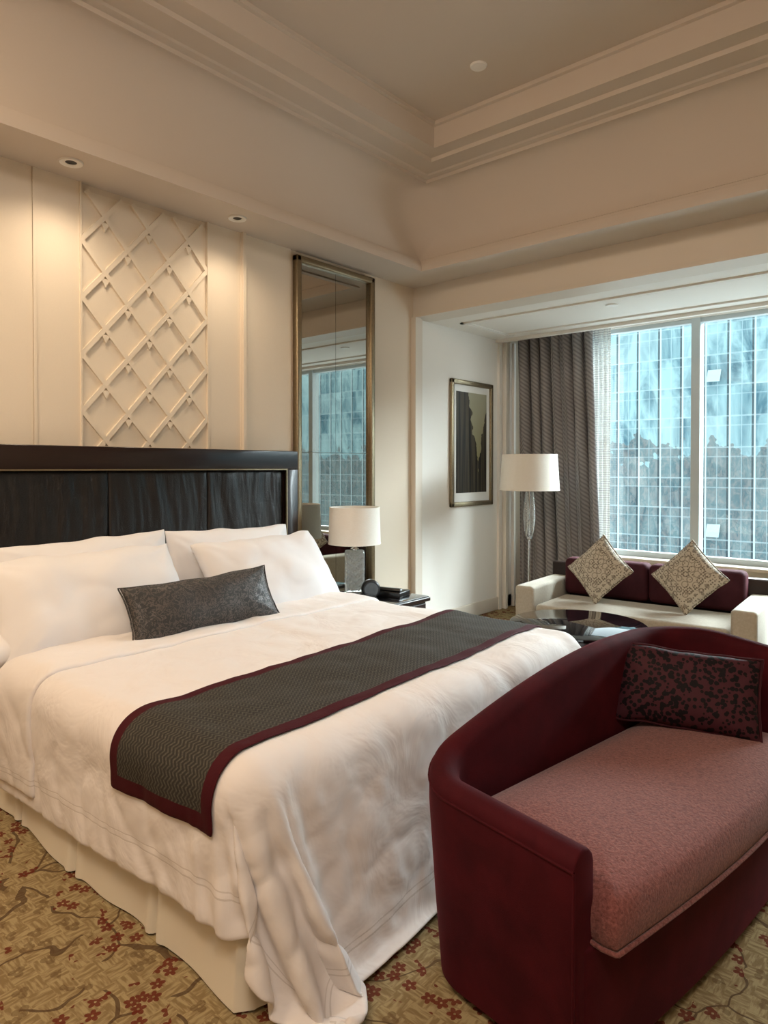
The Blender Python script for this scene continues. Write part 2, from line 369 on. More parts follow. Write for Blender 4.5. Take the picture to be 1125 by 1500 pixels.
multi('trim_2', parts, M['bay'])
multi('trim_3', [boxp(0, 0.05, Y1-0.03, Y1+0.05, 0, ZB), boxp(0, 0.03, Y1+0.05, Y1+0.09, 0, ZB)], M['trim'])
multi('trim_4', [boxp(0, 0.03, 6.02, 6.07, 0, ZB), boxp(0, 0.06, 6.10, 6.14, 0, ZB), boxp(0, 0.02, 6.14, 6.28, 0, ZB), boxp(0, 0.05, 6.28, 6.31, 0, ZB)], M['bay'])
def baseboard(name, x0, x1, y0, y1):
    box(name, x0, x1, y0, y1, 0, 0.13, M['trim'], bev=0.006)
baseboard('baseboard_left', 0, 0.02, YB, YG)
baseboard('baseboard_right', XW-0.02, XW, YB, YG)
baseboard('baseboard_back', 0.02, XW-0.02, YB, YB+0.02)
baseboard('baseboard_window', 0.02, XW-0.02, YG-0.02, YG)
parts = []
for y in (0.05, 1.49, 2.80):
    parts += [boxp(0, 0.022, y-0.008, y+0.008, 0, ZS)]
parts += [boxp(0, 0.045, 2.80, 2.825, 0, ZS), boxp(0, 0.012, 2.83, 3.24, 0, ZS), boxp(0, 0.016, 1.49, 1.725, 0, ZS), boxp(0, 0.016, 2.545, 2.80, 0, ZS), boxp(0, 0.016, 0.06, 1.48, 0, ZS)]
multi('trim_5', parts, M['wallp'])
# carved lattice relief
y0, y1, z0, z1 = 1.735, 2.535, 1.40, 2.965
W, H = 0.267, 0.31
parts = []
def clip(p, q):
    t0, t1 = 0.0, 1.0; dy = q[0]-p[0]; dz = q[1]-p[1]
    for pp, qq in ((-dy, p[0]-y0), (dy, y1-p[0]), (-dz, p[1]-z0), (dz, z1-p[1])):
        if abs(pp) < 1e-9:
            if qq < 0: return None
        else:
            r = qq/pp
            if pp < 0: t0 = max(t0, r)
            else: t1 = min(t1, r)
    if t1-t0 < 1e-4: return None
    return (p[0]+dy*t0, p[1]+dz*t0), (p[0]+dy*t1, p[1]+dz*t1)
sl = H/W
for sgn in (1, -1):
    for k in range(-20, 21):
        zc = z0+k*H+0.05
        s = clip((y0-2, zc-2*sl*sgn), (y0+3, zc+3*sl*sgn))
        if s: parts.append(bar((0.006, *s[0]), (0.006, *s[1]), 0.026, 0.0165 if sgn < 0 else 0.0155))
for i in range(-1, 8):
    for j in range(-1, 14):
        yy = y0+i*W/2; zz = z0+0.05+j*H/2
        if (i+j) % 2 == 0:
            yc_, zc_ = yy+0.002, zz-0.052
            if y0+0.03 < yc_ < y1-0.03 and z0+0.03 < zc_ < z1-0.04:
                a, b = 0.026, 0.018
                parts.append(([(0.006, yc_-a, zc_+b), (0.006, yc_+a, zc_+b), (0.006, yc_, zc_-b*1.6), (0.0205, yc_-a, zc_+b), (0.0205, yc_+a, zc_+b), (0.0205, yc_, zc_-b*1.6)],
                          [(0, 1, 2), (3, 5, 4), (0, 3, 4, 1), (1, 4, 5, 2), (2, 5, 3, 0)]))
parts.append(boxp(0, 0.006, y0, y1, z0, z1))
parts += [boxp(0, 0.026, y0-0.010, y0, z0, ZS), boxp(0, 0.026, y1, y1+0.010, z0, ZS)]
multi('trim_6', parts, M['wallp'])

def downlight(x, y, z):
    g = empty('recessed_downlight', (x, y, z))
    lathe('ring', [(0.028, -0.004), (0.055, -0.008), (0.058, 0.0), (0.028, 0.0)], M['white'], g, n=28, closed=True)
    lathe('eyeball', [(0.0, 0.0), (0.028, -0.001), (0.026, 0.004), (0.0, 0.004)], M['black'], g, n=20)
for y in (0.55, 1.59, 2.62): downlight(0.22, y, ZS-0.001)
def ceiling_disc(name, x, y, z):
    g = empty(name, (x, y, z))
    lathe('cover_plate', [(0.0, -0.012), (0.045, -0.01), (0.05, -0.002), (0.05, 0.0), (0.0, 0.0)], M['white'], g, n=28)
ceiling_disc('ceiling_sprinkler', 1.48, 3.4, ZS+0.80)
ceiling_disc('ceiling_sprinkler', 1.5, 5.3, ZB)

# ------------------------------------------------------------------ window
wz0, wz1 = 0.60, 2.80
g = empty('window_1', (0, 0, 0))
parts = [boxp(0.45, XW-0.45, YG+0.02, YG+0.10, wz0, wz0+0.05), boxp(0.45, XW-0.45, YG+0.02, YG+0.10, wz1-0.04, wz1)]
for x in (0.45, 1.74, 3.30, XW-0.51):
    parts.append(boxp(x, x+0.075, YG+0.0, YG+0.12, wz0, wz1))
multi('window_frame', parts, M['wframe'], g)
box('window_pane', 0.47, XW-0.47, YG+0.055, YG+0.06, wz0+0.02, wz1-0.02, M['glass'], g)
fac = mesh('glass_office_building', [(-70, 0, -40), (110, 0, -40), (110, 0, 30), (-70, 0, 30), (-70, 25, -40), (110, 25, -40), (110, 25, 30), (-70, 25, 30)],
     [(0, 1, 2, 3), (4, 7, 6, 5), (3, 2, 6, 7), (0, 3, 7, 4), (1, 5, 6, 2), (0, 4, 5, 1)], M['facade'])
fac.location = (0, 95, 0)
parts = []
for k in range(90):
    x = -24+random.random()*90; x = round(x/2.9)*2.9+0.4; z = round(random.uniform(-9, 26)/4)*4+0.5
    parts.append(([(x, 94.9, z+1.6), (x+1.6, 94.9, z+1.6), (x+1.6, 94.1, z), (x, 94.1, z), (x, 94.8, z+1.6), (x+1.6, 94.8, z+1.6), (x+1.6, 94.0, z), (x, 94.0, z)],
                  [(0, 1, 2, 3), (4, 7, 6, 5), (0, 4, 5, 1), (1, 5, 6, 2), (2, 6, 7, 3), (3, 7, 4, 0)]))
ov = multi('open_vents', parts, mat_plain('vent_glass', srgb(165, 186, 190), 0.4, nscale=1, bump=0), fac)
ov.matrix_parent_inverse = Matrix.Translation((0, -95, 0))

# ------------------------------------------------------------------ curtains
def curtain(name, x0, x1, yc, z0, z1, mat, folds, amp, sway=0.0, nz=24, parent=None, narrow=0.0):
    nx = folds*10; vs = []; fs = []; uv = []
    for k in range(nz+1):
        f = k/nz; z = z0+(z1-z0)*f
        for i in range(nx+1):
            s = i/nx
            xa = x0+narrow*(1-f); xb = x1+sway*(1-f)**1.2
            x = xa+(xb-xa)*s
            ph = s*folds*2*math.pi
            y = yc+amp*math.sin(ph+0.5*math.sin(f*3+s*9))*(0.75+0.25*math.sin(s*17))+0.012*noise.noise(Vector((s*9, f*5, 1)))
            x += amp*0.35*math.sin(ph*2+f*1.5)
            vs.append((x, y, z)); uv.append((s*(x1-x0)*2.0, f*(z1-z0)))
    for k in range(nz):
        for i in range(nx):
            a = k*(nx+1)+i; fs.append((a, a+1, a+nx+2, a+nx+1))
    ob = mesh(name, vs, fs, mat, parent, True)
    ul = ob.data.uv_layers.new(name='UVMap')
    for lp in ob.data.loops: ul.data[lp.index].uv = uv[lp.vertex_index]
    m = ob.modifiers.new('sol', 'SOLIDIFY'); m.thickness = 0.004
    return ob
curtain('window_drape', 0.09, 0.90, 6.24, 0.02, 2.86, M['drape'], 7, 0.06, 0.14, narrow=0.05)
curtain('window_drape', XW-1.0, XW-0.1, 6.24, 0.02, 2.86, M['drape'], 9, 0.045)
curtain('sheer_curtain', 0.76, 1.03, 6.40, 0.62, 2.86, M['sheer'], 6, 0.015)

# ------------------------------------------------------------------ wall mirror
g = empty('wall_mirror', (0, 0, 0))
my0, my1, mz0, mz1 = 3.262, 4.095, 0.28, 2.965
fw = 0.048
parts = [boxp(0, 0.055, my0, my0+fw, mz0, mz1), boxp(0, 0.055, my1-fw, my1, mz0, mz1), boxp(0, 0.055, my0, my1, mz0, mz0+fw), boxp(0, 0.055, my0, my1, mz1-fw, mz1)]
f = multi('frame', parts, M['silver'], g); bevel(f, 0.01, 2)
yc = (my0+my1)/2
parts = []
for a, b in ((my0+fw, yc-0.0015), (yc+0.0015, my1-fw)):
    for c, d in ((mz0+fw, 1.56), (1.563, mz1-fw)):
        parts.append(boxp(0.01, 0.022, a, b, c, d))
p = multi('mirror_panes', parts, M['mirror'], g)

# ------------------------------------------------------------------ bed
BX0, BX1, BY0, BY1, BT = 0.12, 2.25, 1.10, 3.12, 0.62
bed = empty('bed', (0, 0, 0))
hy0, hy1 = 1.06, 3.21
parts = [boxp(0.031, 0.12, hy0, hy1, 1.44, 1.565), boxp(0.031, 0.12, hy0, hy0+0.11, 0.1, 1.44), boxp(0.031, 0.12, hy1-0.11, hy1, 0.1, 1.44), boxp(0.031, 0.055, hy0, hy1, 0.1, 1.5)]
hb = multi('headboard_frame', parts, M['wood'], bed); bevel(hb, 0.006, 2)
multi('headboard_bead', [boxp(0.10, 0.125, hy0+0.10, hy1-0.10, 1.434, 1.442), boxp(0.10, 0.125, hy1-0.110, hy1-0.102, 0.5, 1.44), boxp(0.10, 0.125, hy0+0.102, hy0+0.110, 0.5, 1.44)], M['silver'], bed)
ys = [1.17, 1.846, 2.486, 3.10]
for k in range(3):
    a, b = ys[k], ys[k+1]; nn = 90; vs = []; fs = []
    for i in range(nn+1):
        for j in range(nn+1):
            u = i/nn; v = j/nn; y = a+(b-a)*u; z = 0.55+(1.435-0.55)*v
            e = (1-abs(2*u-1)**40)*(1-abs(2*v-1)**14)
            yw = y+0.02*math.sin(z*9+k)
            w_ = noise.noise(Vector((yw*11, z*1.6, k*3.0)))*0.010+noise.noise(Vector((yw*26, z*3.2, k)))*0.005+noise.noise(Vector((yw*45, z*8, k)))*0.0015
            vs.append((0.078+0.016*e**0.5+w_*e, y, z))
    for i in range(nn):
        for j in range(nn):
            q = i*(nn+1)+j; fs.append((q, q+nn+1, q+nn+2, q+1))
    mesh('leather_panel', vs, fs, M['leather'], bed, True)
box('bed_base', BX0, BX1-0.06, BY0+0.06, BY1-0.06, 0.05, 0.38, M['skirt'], bed)
box('mattress', BX0, BX1-0.03, BY0+0.03, BY1-0.03, 0.38, BT-0.005, M['pillow'], bed, 0.06, 5)
def skirt():
    N = 220
    x0, x1, ya, yb = BX0, BX1-0.02, BY0+0.02, BY1-0.02
    pts = []
    for i in range(N+1): pts.append((x0+(x1-x0)*i/N, ya, 0, -1))
    for i in range(1, N+1): pts.append((x1, ya+(yb-ya)*i/N, 1, 0))
    for i in range(1, N+1): pts.append((x1-(x1-x0)*i/N, yb, 0, 1))
    vs = []; fs = []; nz = 8; n = len(pts)
    for k in range(nz+1):
        f = k/nz; z = 0.008+(0.40-0.008)*f
        for i, (x, y, nx, ny) in enumerate(pts):
            s = i*0.0097
            wv = 0.010*math.sin(s*6+1.0)+0.005*math.sin(s*15+1.3*math.sin(s*4))
            pl = (s+0.12) % 0.52
            pleat = -0.030*math.exp(-((pl-0.26)/0.010)**2)+0.010*math.exp(-((abs(pl-0.26)-0.035)/0.02)**2)
            o = (0.35+0.65*(1-f))*(wv+pleat)+(1-f)**1.5*0.018
            vs.append((x+nx*o, y+ny*o, z))
    for k in range(nz):
        for i in range(n-1):
            a = k*n+i; fs.append((a, a+1, a+n+1, a+n))
    mesh('bed_skirt', vs, fs, M['skirt'], bed, True)
skirt()

# ---- duvet by cloth simulation
def rounded_collider():
    bm = bmesh.new(); bmesh.ops.create_cube(bm, size=1)
    for v in bm.verts:
        v.co = Vector(((0.1+BX1)/2+v.co.x*(BX1-0.1), (BY0+BY1)/2+v.co.y*(BY1-BY0), (BT-0.2)/2+v.co.z*(BT+0.2)))
    bmesh.ops.bevel(bm, geom=[e for e in bm.edges], offset=0.08, segments=5, profile=0.5, affect='EDGES')
    me = bpy.data.meshes.new('col'); bm.to_mesh(me); bm.free()
    o = bpy.data.objects.new('col', me); COL.objects.link(o)
    o.modifiers.new('c', 'COLLISION'); o.collision.thickness_outer = 0.012; o.collision.cloth_friction = 30
    return o
NX, NY = 110, 116
CX0, CX1 = 0.64, BX1+0.58
CY0, CY1 = BY0-0.45, BY1+0.45
ROT = 0.055
def rest(i, j): return CX0+(CX1-CX0)*i/NX, CY0+(CY1-CY0)*j/NY
def simulate():
    col = rounded_collider()
    fl = mesh('flc', [(-1, -1, 0.0), (5, -1, 0.0), (5, 6, 0.0), (-1, 6, 0.0)], [(0, 1, 2, 3)])
    fl.modifiers.new('c', 'COLLISION'); fl.collision.thickness_outer = 0.012; fl.collision.cloth_friction = 10
    vs = []; fs = []
    for i in range(NX+1):
        for j in range(NY+1):
            x, y = rest(i, j); dx, dy = x-1.3, y-2.1
            x = 1.3+dx-ROT*dy*min(1, max(0, (x-0.7)/0.6)); y = 2.1+dy+ROT*dx
            vs.append((x, y, BT+0.035+0.02*noise.noise(Vector((x*4, y*4, 0)))+0.014*noise.noise(Vector((x*11, y*11, 2)))))
    for i in range(NX):
        for j in range(NY):
            q = i*(NY+1)+j; fs.append((q, q+NY+1, q+NY+2, q+1))
    c = mesh('cl', vs, fs)
    vg = c.vertex_groups.new(name='pin')
    vg.add([q for q in range(len(vs)) if vs[q][0] < CX0+0.03 and BY0+0.1 < vs[q][1] < BY1-0.1], 1.0, 'ADD')
    cm = c.modifiers.new('cloth', 'CLOTH'); st = cm.settings
    st.quality = 7; st.mass = 0.35; st.air_damping = 1.5
    st.tension_stiffness = 20; st.compression_stiffness = 20; st.shear_stiffness = 8; st.bending_stiffness = 0.35
    st.tension_damping = 8; st.compression_damping = 8; st.shear_damping = 8
    st.vertex_group_mass = 'pin'
    cm.collision_settings.distance_min = 0.012; cm.collision_settings.collision_quality = 3
    NF = 62
    cm.point_cache.frame_start = 1; cm.point_cache.frame_end = NF
    sc.frame_start = 1; sc.frame_end = NF
    sc.gravity = (1.8, 1.5, -9.6)
    for f in range(1, NF+1): sc.frame_set(f)
    dg = bpy.context.evaluated_depsgraph_get(); ev = c.evaluated_get(dg); me = ev.to_mesh()
    out = [v.co.copy() for v in me.vertices]
    ev.to_mesh_clear()
    for o in (c, col, fl): bpy.data.objects.remove(o, do_unlink=True)
    sc.frame_set(1)
    return out
P3 = simulate()
def nrm(i, j):
    a = P3[min(i+1, NX)*(NY+1)+j]-P3[max(i-1, 0)*(NY+1)+j]; b = P3[i*(NY+1)+min(j+1, NY)]-P3[i*(NY+1)+max(j-1, 0)]
    n = a.cross(b); return n.normalized() if n.length > 1e-9 else Vector((0, 0, 1))
def patch(name, i0, i1, j0, j1, off, mat, thick, sub=1):
    vs = []; fs = []; uv = []; w = j1-j0+1
    for i in range(i0, i1+1):
        for j in range(j0, j1+1):
            p = P3[i*(NY+1)+j]; x_, y_ = rest(i, j)
            q = Vector((x_*3.2, y_*3.2, 0.5)); puff = 0.011*(noise.noise(q)+0.5*noise.noise(q*2.3)+0.7*abs(noise.noise(Vector((x_*2, y_*6, 3)))))
            hang = max(0, min(1, (BT-0.03-p.z)/0.15))
            c1 = max(0, 0.16-abs(noise.noise(Vector((x_*5+y_*1.5, y_*3.4, 7)))))/0.16
            c2 = max(0, 0.20-abs(noise.noise(Vector((x_*9, y_*8-x_*3, 11)))))/0.20
            puff += -0.006*c1*(0.5+hang) - 0.005*c2*hang
            p = p+nrm(i, j)*(off+puff)
            if p.z < 0.02: p.z = 0.02
            vs.append(p); uv.append(rest(i, j))
    for i in range(i1-i0):
        for j in range(j1-j0):
            q = i*w+j; fs.append((q, q+w, q+w+1, q+1))
    me = bpy.data.meshes.new(name); me.from_pydata([tuple(v) for v in vs], [], fs); me.update()
    for p in me.polygons: p.use_smooth = True
    ul = me.uv_layers.new(name='UVMap')
    for lp in me.loops: ul.data[lp.index].uv = uv[lp.vertex_index]
    ob = link(bpy.data.objects.new(name, me), mat, bed)
    m = ob.modifiers.new('s', 'SOLIDIFY'); m.thickness = thick; m.offset = 1
    m = ob.modifiers.new('ss', 'SUBSURF'); m.levels = sub; m.render_levels = sub
    return ob
def ix(x): return int(round((x-CX0)/(CX1-CX0)*NX))
def iy(y): return int(round((y-CY0)/(CY1-CY0)*NY))
M['duvet'] = duvet_mat(CX1, CY0, CY1)
patch('duvet', 0, NX, 0, NY, 0.0, M['duvet'], 0.012)
patch('duvet_fold', 0, ix(0.98), 2, NY-2, 0.004, M['duvet'], 0.022)
ra, rb, rc, rd = ix(1.56), ix(2.09), iy(BY0-0.20), iy(BY1+0.22)
X0, Yq0 = rest(ra, rc); X1_, Yq1 = rest(rb, rd)
patch('bed_runner', ra, rb, rc, rd, 0.016, runner_mat(X0, X1_, Yq0, Yq1, 0.05), 0.006)
box('bed_sheet', BX0, 0.95, BY0-0.012, BY1+0.012, 0.25, BT+0.012, M['pillow'], bed, 0.06, 5)
pillow('white_pillow_a', 0.94, 0.46, 0.18, (0.25, 1.66, 0.865), (0, 1, 0.03), (-0.20, 0, 0.95), M['pillow'], bed, 0.03, 0.016, 1)
pillow('white_pillow_b', 0.92, 0.48, 0.18, (0.26, 2.56, 0.850), (0, 1, -0.02), (-0.20, 0, 0.95), M['pillow'], bed, 0.03, 0.016, 2)
pillow('white_pillow_c', 0.94, 0.54, 0.26, (0.52, 1.56, 0.82), (0.04, 1, 0.02), (-0.6, 0, 0.8), M['pillow'], bed, 0.045, 0.022, 3)
pillow('white_pillow_d', 0.94, 0.54, 0.26, (0.52, 2.64, 0.81), (-0.03, 1, 0.02), (-0.6, 0, 0.8), M['pillow'], bed, 0.045, 0.022, 4)
pillow('white_pillow_e', 0.70, 0.46, 0.20, (0.46, 1.30, 0.70), (0.1, 1, 0.0), (-0.98, 0, 0.25), M['pillow'], bed, 0.04, 0.018, 6)
pillow('bolster_cushion', 0.82, 0.29, 0.15, (0.80, 1.98, 0.775), (0.06, 1, 0.03), (-0.45, 0, 0.85), M['brocade'], bed, 0.05, 0.008, 5, piping=(0.004, M['brocade']))

# ------------------------------------------------------------------ nightstand + things
NZ = 0.54
g = empty('nightstand', (0.08, 3.27, 0))
box('top', 0, 0.70, 0, 0.60, NZ-0.035, NZ-0.008, M['wood'], g, 0.005)
box('glass_top', 0.01, 0.69, 0.01, 0.59, NZ-0.008, NZ, M['bglass'], g, 0.002)
box('carcass', 0.02, 0.67, 0.02, 0.58, 0.12, NZ-0.035, M['wood'], g, 0.004)
for k, z in enumerate((0.14, 0.325)):
    box('drawer_front', 0.67, 0.685, 0.035, 0.565, z, z+0.165, M['wood'], g, 0.004)
    box('drawer_pull', 0.685, 0.70, 0.24, 0.36, z+0.08, z+0.095, M['silver'], g, 0.003)
for a in (0.03, 0.62):
    for b in (0.03, 0.53): box('leg', a, a+0.04, b, b+0.04, 0, 0.12, M['wood'], g, 0.003)
def shade(name, r0, r1, z0, z1, g):
    lathe(name, [(r0, z0), (r1, z1), (r1-0.004, z1), (r0-0.004, z0)], M['shade'], g, n=56, closed=True)
    lathe('shade_rim_top', [(r1-0.005, z1-0.004), (r1+0.002, z1-0.004), (r1+0.002, z1+0.004), (r1-0.005, z1+0.004)], M['shade'], g, n=56, closed=True)
    lathe('shade_rim_bottom', [(r0-0.005, z0-0.004), (r0+0.002, z0-0.004), (r0+0.002, z0+0.004), (r0-0.005, z0+0.004)], M['shade'], g, n=56, closed=True)
    lathe('spider_hub', [(0.012, z1-0.05), (0.012, z1-0.03)], M['chrome'], g, n=12)
    for k in range(3):
        a = k*2*math.pi/3
        multi('spider_arm', [bar((0, 0, z1-0.035), ((r1-0.003)*math.cos(a), (r1-0.003)*math.sin(a), z1-0.02), 0.004, 0.004, Vector((0, 0, 1)))], M['chrome'], g)
g = empty('table_lamp', (0.33, 3.56, NZ))
lathe('base_plate', [(0.0, 0), (0.075, 0), (0.075, 0.015), (0.05, 0.02), (0.0, 0.02)], M['chrome'], g)
box('crystal_body', -0.07, 0.07, -0.03, 0.03, 0.02, 0.32, M['crystal'], g, 0.015, 3).rotation_euler = (0, 0, 0.9)
parts = []
for k in range(5):
    for sx in (-1, 1):
        z = 0.04+k*0.05
        parts.append(bar((0.0, -0.031, z), (sx*0.055, -0.031, z+0.05), 0.005, 0.004, Vector((0, -1, 0))))
        parts.append(bar((0.0, 0.031, z), (sx*0.055, 0.031, z+0.05), 0.005, 0.004, Vector((0, 1, 0))))
multi('leaf_ribs', parts, M['crystal'], g).rotation_euler = (0, 0, 0.9)
lathe('neck', [(0.03, 0.32), (0.03, 0.33), (0.012, 0.34), (0.012, 0.59)], M['chrome'], g, n=20)
shade('shade', 0.188, 0.180, 0.368, 0.623, g)
g = empty('alarm_clock', (0.54, 3.50, NZ), 0.9)
cb = lathe('clock_body', [(0.0, -0.03), (0.055, -0.03), (0.064, -0.02), (0.064, 0.02), (0.056, 0.03), (0.0, 0.03)], M['black'], g, n=36)
cb.location = (0, 0, 0.072); cb.rotation_euler = (math.pi/2, 0, 0)
cf_ = lathe('clock_face', [(0.0, 0.03), (0.046, 0.03), (0.046, 0.032), (0.0, 0.032)], M['bglass'], g, n=36)
cf_.location = (0, 0, 0.072); cf_.rotation_euler = (math.pi/2, 0, 0)
box('clock_foot', -0.04, 0.04, -0.025, 0.025, 0.0, 0.014, M['black'], g, 0.003)
g = empty('telephone', (0.57, 3.70, NZ), 0.2)
box('phone_base', -0.1, 0.1, -0.08, 0.08, 0, 0.04, M['black'], g, 0.008)
box('phone_handset', -0.1, 0.1, -0.075, -0.03, 0.041, 0.065, M['black'], g, 0.012)
box('phone_screen', -0.03, 0.05, 0.0, 0.05, 0.04, 0.042, M['chrome'], g)

# ------------------------------------------------------------------ settee
SO = empty('burgundy_settee', (2.47, 1.50, 0), 0)
E1 = Vector((0.13, 0.99, 0)).normalized(); E2 = Vector((0.99, -0.13, 0)).normalized()
def S(s, t_, z): return E1*s+E2*t_+Vector((0, 0, z))
LN = 1.52
def path_pts(inset=0.0, tend_a=0.56, tend_b=0.52, r1=0.18, r2=0.30, n=12):
    pts = []
    a = inset
    for k in range(9): pts.append((a, tend_a+(r1-tend_a)*k/8))
    rr = r1-a
    for k in range(1, n+1):
        an = math.pi/2*k/n; pts.append((r1-rr*math.cos(an), r1-rr*math.sin(an)))
    for k in range(1, 25): pts.append((r1+(LN-r2-r1)*k/24, a))
    rr = r2-a
    for k in range(1, n+1):
        an = math.pi/2*k/n; pts.append((LN-r2+rr*math.sin(an), r2-rr*math.cos(an)))
    for k in range(1, 7): pts.append((LN-a, r2+(tend_b-r2)*k/6))
    return pts
def hback(k, n, s, t_):
    def sm(x): x = max(0, min(1, x)); return x*x*(3-2*x)
    if k < 9: return 0.572+0.02*(k/8)
    h = 0.592+0.205*(1-(1-max(0, min(1, s/1.05)))**1.7)
    far = sm((t_-0.15)/0.5) if s > 1.2 else 0
    return h-0.04*far
po = path_pts(0.0); pi_ = path_pts(0.085); pb = path_pts(0.035)
n = len(po); vs = []; fs = []; ring = 0
def sect(k):
    s, t_ = po[k]; si, ti = pi_[k]; sb, tb = pb[k]; H_ = hback(k, n, s, t_)
    pts = [S(sb, tb, 0.03), S(*[(a+b)/2 for a, b in zip(pb[k], po[k])], 0.25), S(s, t_, H_-0.10), S(s, t_, H_-0.035)]
    for q in range(1, 6):
        an = math.pi*q/6; f = (1-math.cos(an))/2
        pts.append(S(s+(si-s)*f, t_+(ti-t_)*f, H_-0.035+0.04*math.sin(an)))
    pts += [S(si, ti, H_-0.035), S(si, ti, 0.42), S(si, ti, 0.30)]
    return pts
for k in range(n):
    p = sect(k); ring = len(p); vs += p
for k in range(n-1):
    for q in range(ring-1):
        a = k*ring+q; fs.append((a, a+1, a+ring+1, a+ring))
fs.append(tuple(range(ring))); fs.append(tuple((n-1)*ring+q for q in range(ring))[::-1])
ob = mesh('curved_back', vs, fs, M['velvet'], SO, True); bevel(ob, 0.006, 2)
def tube(name, pts, r, mat, parent, cyc=False):
    cu = bpy.data.curves.new(name, 'CURVE'); cu.dimensions = '3D'; cu.bevel_depth = r; cu.bevel_resolution = 2
    sp = cu.splines.new('POLY'); sp.points.add(len(pts)-1); sp.use_cyclic_u = cyc
    for k, p in enumerate(pts): sp.points[k].co = (*p, 1)
    o = bpy.data.objects.new(name, cu); COL.objects.link(o); cu.materials.append(mat); o.parent = parent; return o
tube('piping_outer', [S(*po[k], hback(k, n, *po[k])-0.035) for k in range(n)], 0.004, M['velvet'], SO)
tube('piping_front', [S(*po[0], z) for z in (0.06, 0.2, 0.4, 0.54)], 0.004, M['velvet'], SO)
def prism(name, outline, z0, z1, mat, parent, bev, crown=0.0):
    N_ = len(outline); vs = [S(a, b, z0) for a, b in outline]+[S(a, b, z1) for a, b in outline]
    fs = [tuple(range(N_))[::-1], tuple(range(N_, 2*N_))]+[(i, (i+1) % N_, N_+(i+1) % N_, N_+i) for i in range(N_)]
    o = mesh(name, vs, fs, mat, parent, True); m = o.modifiers.new('b', 'BEVEL'); m.width = bev; m.segments = 5; m.limit_method = 'ANGLE'; m.angle_limit = math.radians(50)
    o.modifiers.new('w', 'WEIGHTED_NORMAL'); return o
base_out = pb[6:-3] + [(LN-0.06, 0.56)] + [(LN-0.10-(LN-0.18)*k/12, 0.575+0.03*math.sin(math.pi*k/12)) for k in range(0, 13)] + [(0.04, 0.56)]
prism('base', base_out, 0.035, 0.345, M['velvet'], SO, 0.012)
ci = path_pts(0.092)
cus = ci[4:-3]+[(LN-0.10, 0.60)]+[(LN-0.12-(LN-0.20)*k/14, 0.625+0.035*math.sin(math.pi*k/14)) for k in range(0, 15)]+[(0.075, 0.62), (0.07, 0.59)]
def cushion_mesh(name, outline, z0, z1, mat, parent):
    N_ = len(outline)
    spine = lambda p: (min(max(p[0], 0.38), LN-0.42), 0.36)
    steps = [(0.965, z0), (1.0, z0+0.02), (1.012, (z0+z1)/2), (1.0, z1-0.035), (0.975, z1-0.012), (0.94, z1), (0.85, z1+0.012), (0.7, z1+0.022), (0.5, z1+0.03), (0.25, z1+0.033), (0.0, z1+0.034)]
    vs = []; fs = []
    for f, z in steps:
        for p in outline:
            q = spine(p); vs.append(S(q[0]+(p[0]-q[0])*f, q[1]+(p[1]-q[1])*f, z))
    for k in range(len(steps)-1):
        for i in range(N_):
            j = (i+1) % N_; fs.append((k*N_+i, k*N_+j, (k+1)*N_+j, (k+1)*N_+i))
    fs.append(tuple(range(N_))[::-1])
    o = mesh(name, vs, fs, mat, parent, True); bm = bmesh.new(); bm.from_mesh(o.data); bmesh.ops.remove_doubles(bm, verts=bm.verts, dist=0.0005); bmesh.ops.recalc_face_normals(bm, faces=bm.faces); bm.to_mesh(o.data); bm.free()
    for p in o.data.polygons: p.use_smooth = True
    return o
cushion_mesh('seat_cushion', cus, 0.345, 0.465, M['seat'], SO)
tube('seat_piping', [S(a, b, 0.350) for a, b in cus], 0.006, M['seat'], SO, True)
for a, b in ((0.14, 0.16), (0.12, 0.50), (LN-0.18, 0.18), (LN-0.14, 0.48)):
    p = S(a, b, 0)
    lathe('foot', [(0.0, 0.0), (0.018, 0.0), (0.024, 0.05), (0.0, 0.05)], M['wood'], SO, (p.x, p.y, 0.0), n=16)
pillow('leaf_cushion', 0.50, 0.29, 0.13, (2.895, 2.63, 0.630), (0.95, 0.31, -0.05), (-0.10, 0.38, 0.92), M['leaf'], None, 0.04, 0.006, 8, piping=(0.005, M['velvetd']))

# ------------------------------------------------------------------ sofa in the bay
SF = empty('two_seat_sofa', (1.12, 4.45, 0), math.radians(3.5))
Lw, Dp = 1.60, 0.78
box('left_arm', 0, 0.15, 0, Dp-0.08, 0.10, 0.58, M['sofa'], SF, 0.025, 4)
box('right_arm', Lw-0.15, Lw, 0, Dp-0.08, 0.10, 0.58, M['sofa'], SF, 0.025, 4)
box('front_rail', 0.15, Lw-0.15, 0.03, Dp-0.1, 0.10, 0.32, M['sofa'], SF, 0.015)
box('seat_cushion', 0.155, Lw-0.155, 0.005, Dp-0.22, 0.325, 0.455, M['sofa'], SF, 0.035, 5)
box('back_frame', -0.01, Lw+0.01, Dp-0.08, Dp, 0.10, 0.68, M['wood'], SF, 0.01)
half = (Lw-0.31)/2
for k in range(2):
    b = box('back_cushion', 0.158+k*half, 0.152+(k+1)*half, Dp-0.24, Dp-0.085, 0.46, 0.74, M['velvetd'], SF, 0.04, 5)
for a in (0.04, Lw-0.08):
    for b in (0.04, Dp-0.1): box('leg', a, a+0.045, b, b+0.045, 0, 0.10, M['wood'], SF, 0.003)
def diamond(name, cx, cy, cz, side, rot):
    wd = Vector((math.cos(rot), math.sin(rot), 1)).normalized()
    up = Vector((-math.cos(rot), -math.sin(rot), 1))+Vector((0, 0.5, 0))
    pillow(name, side, side, 0.13, (cx, cy, cz), wd+Vector((0, 0.12, 0)), up, M['lace'], None, 0.06, 0.004, 3, piping=(0.004, M['lace']))
diamond('diamond_cushion', 1.60, 4.85, 0.70, 0.37, 0.06)
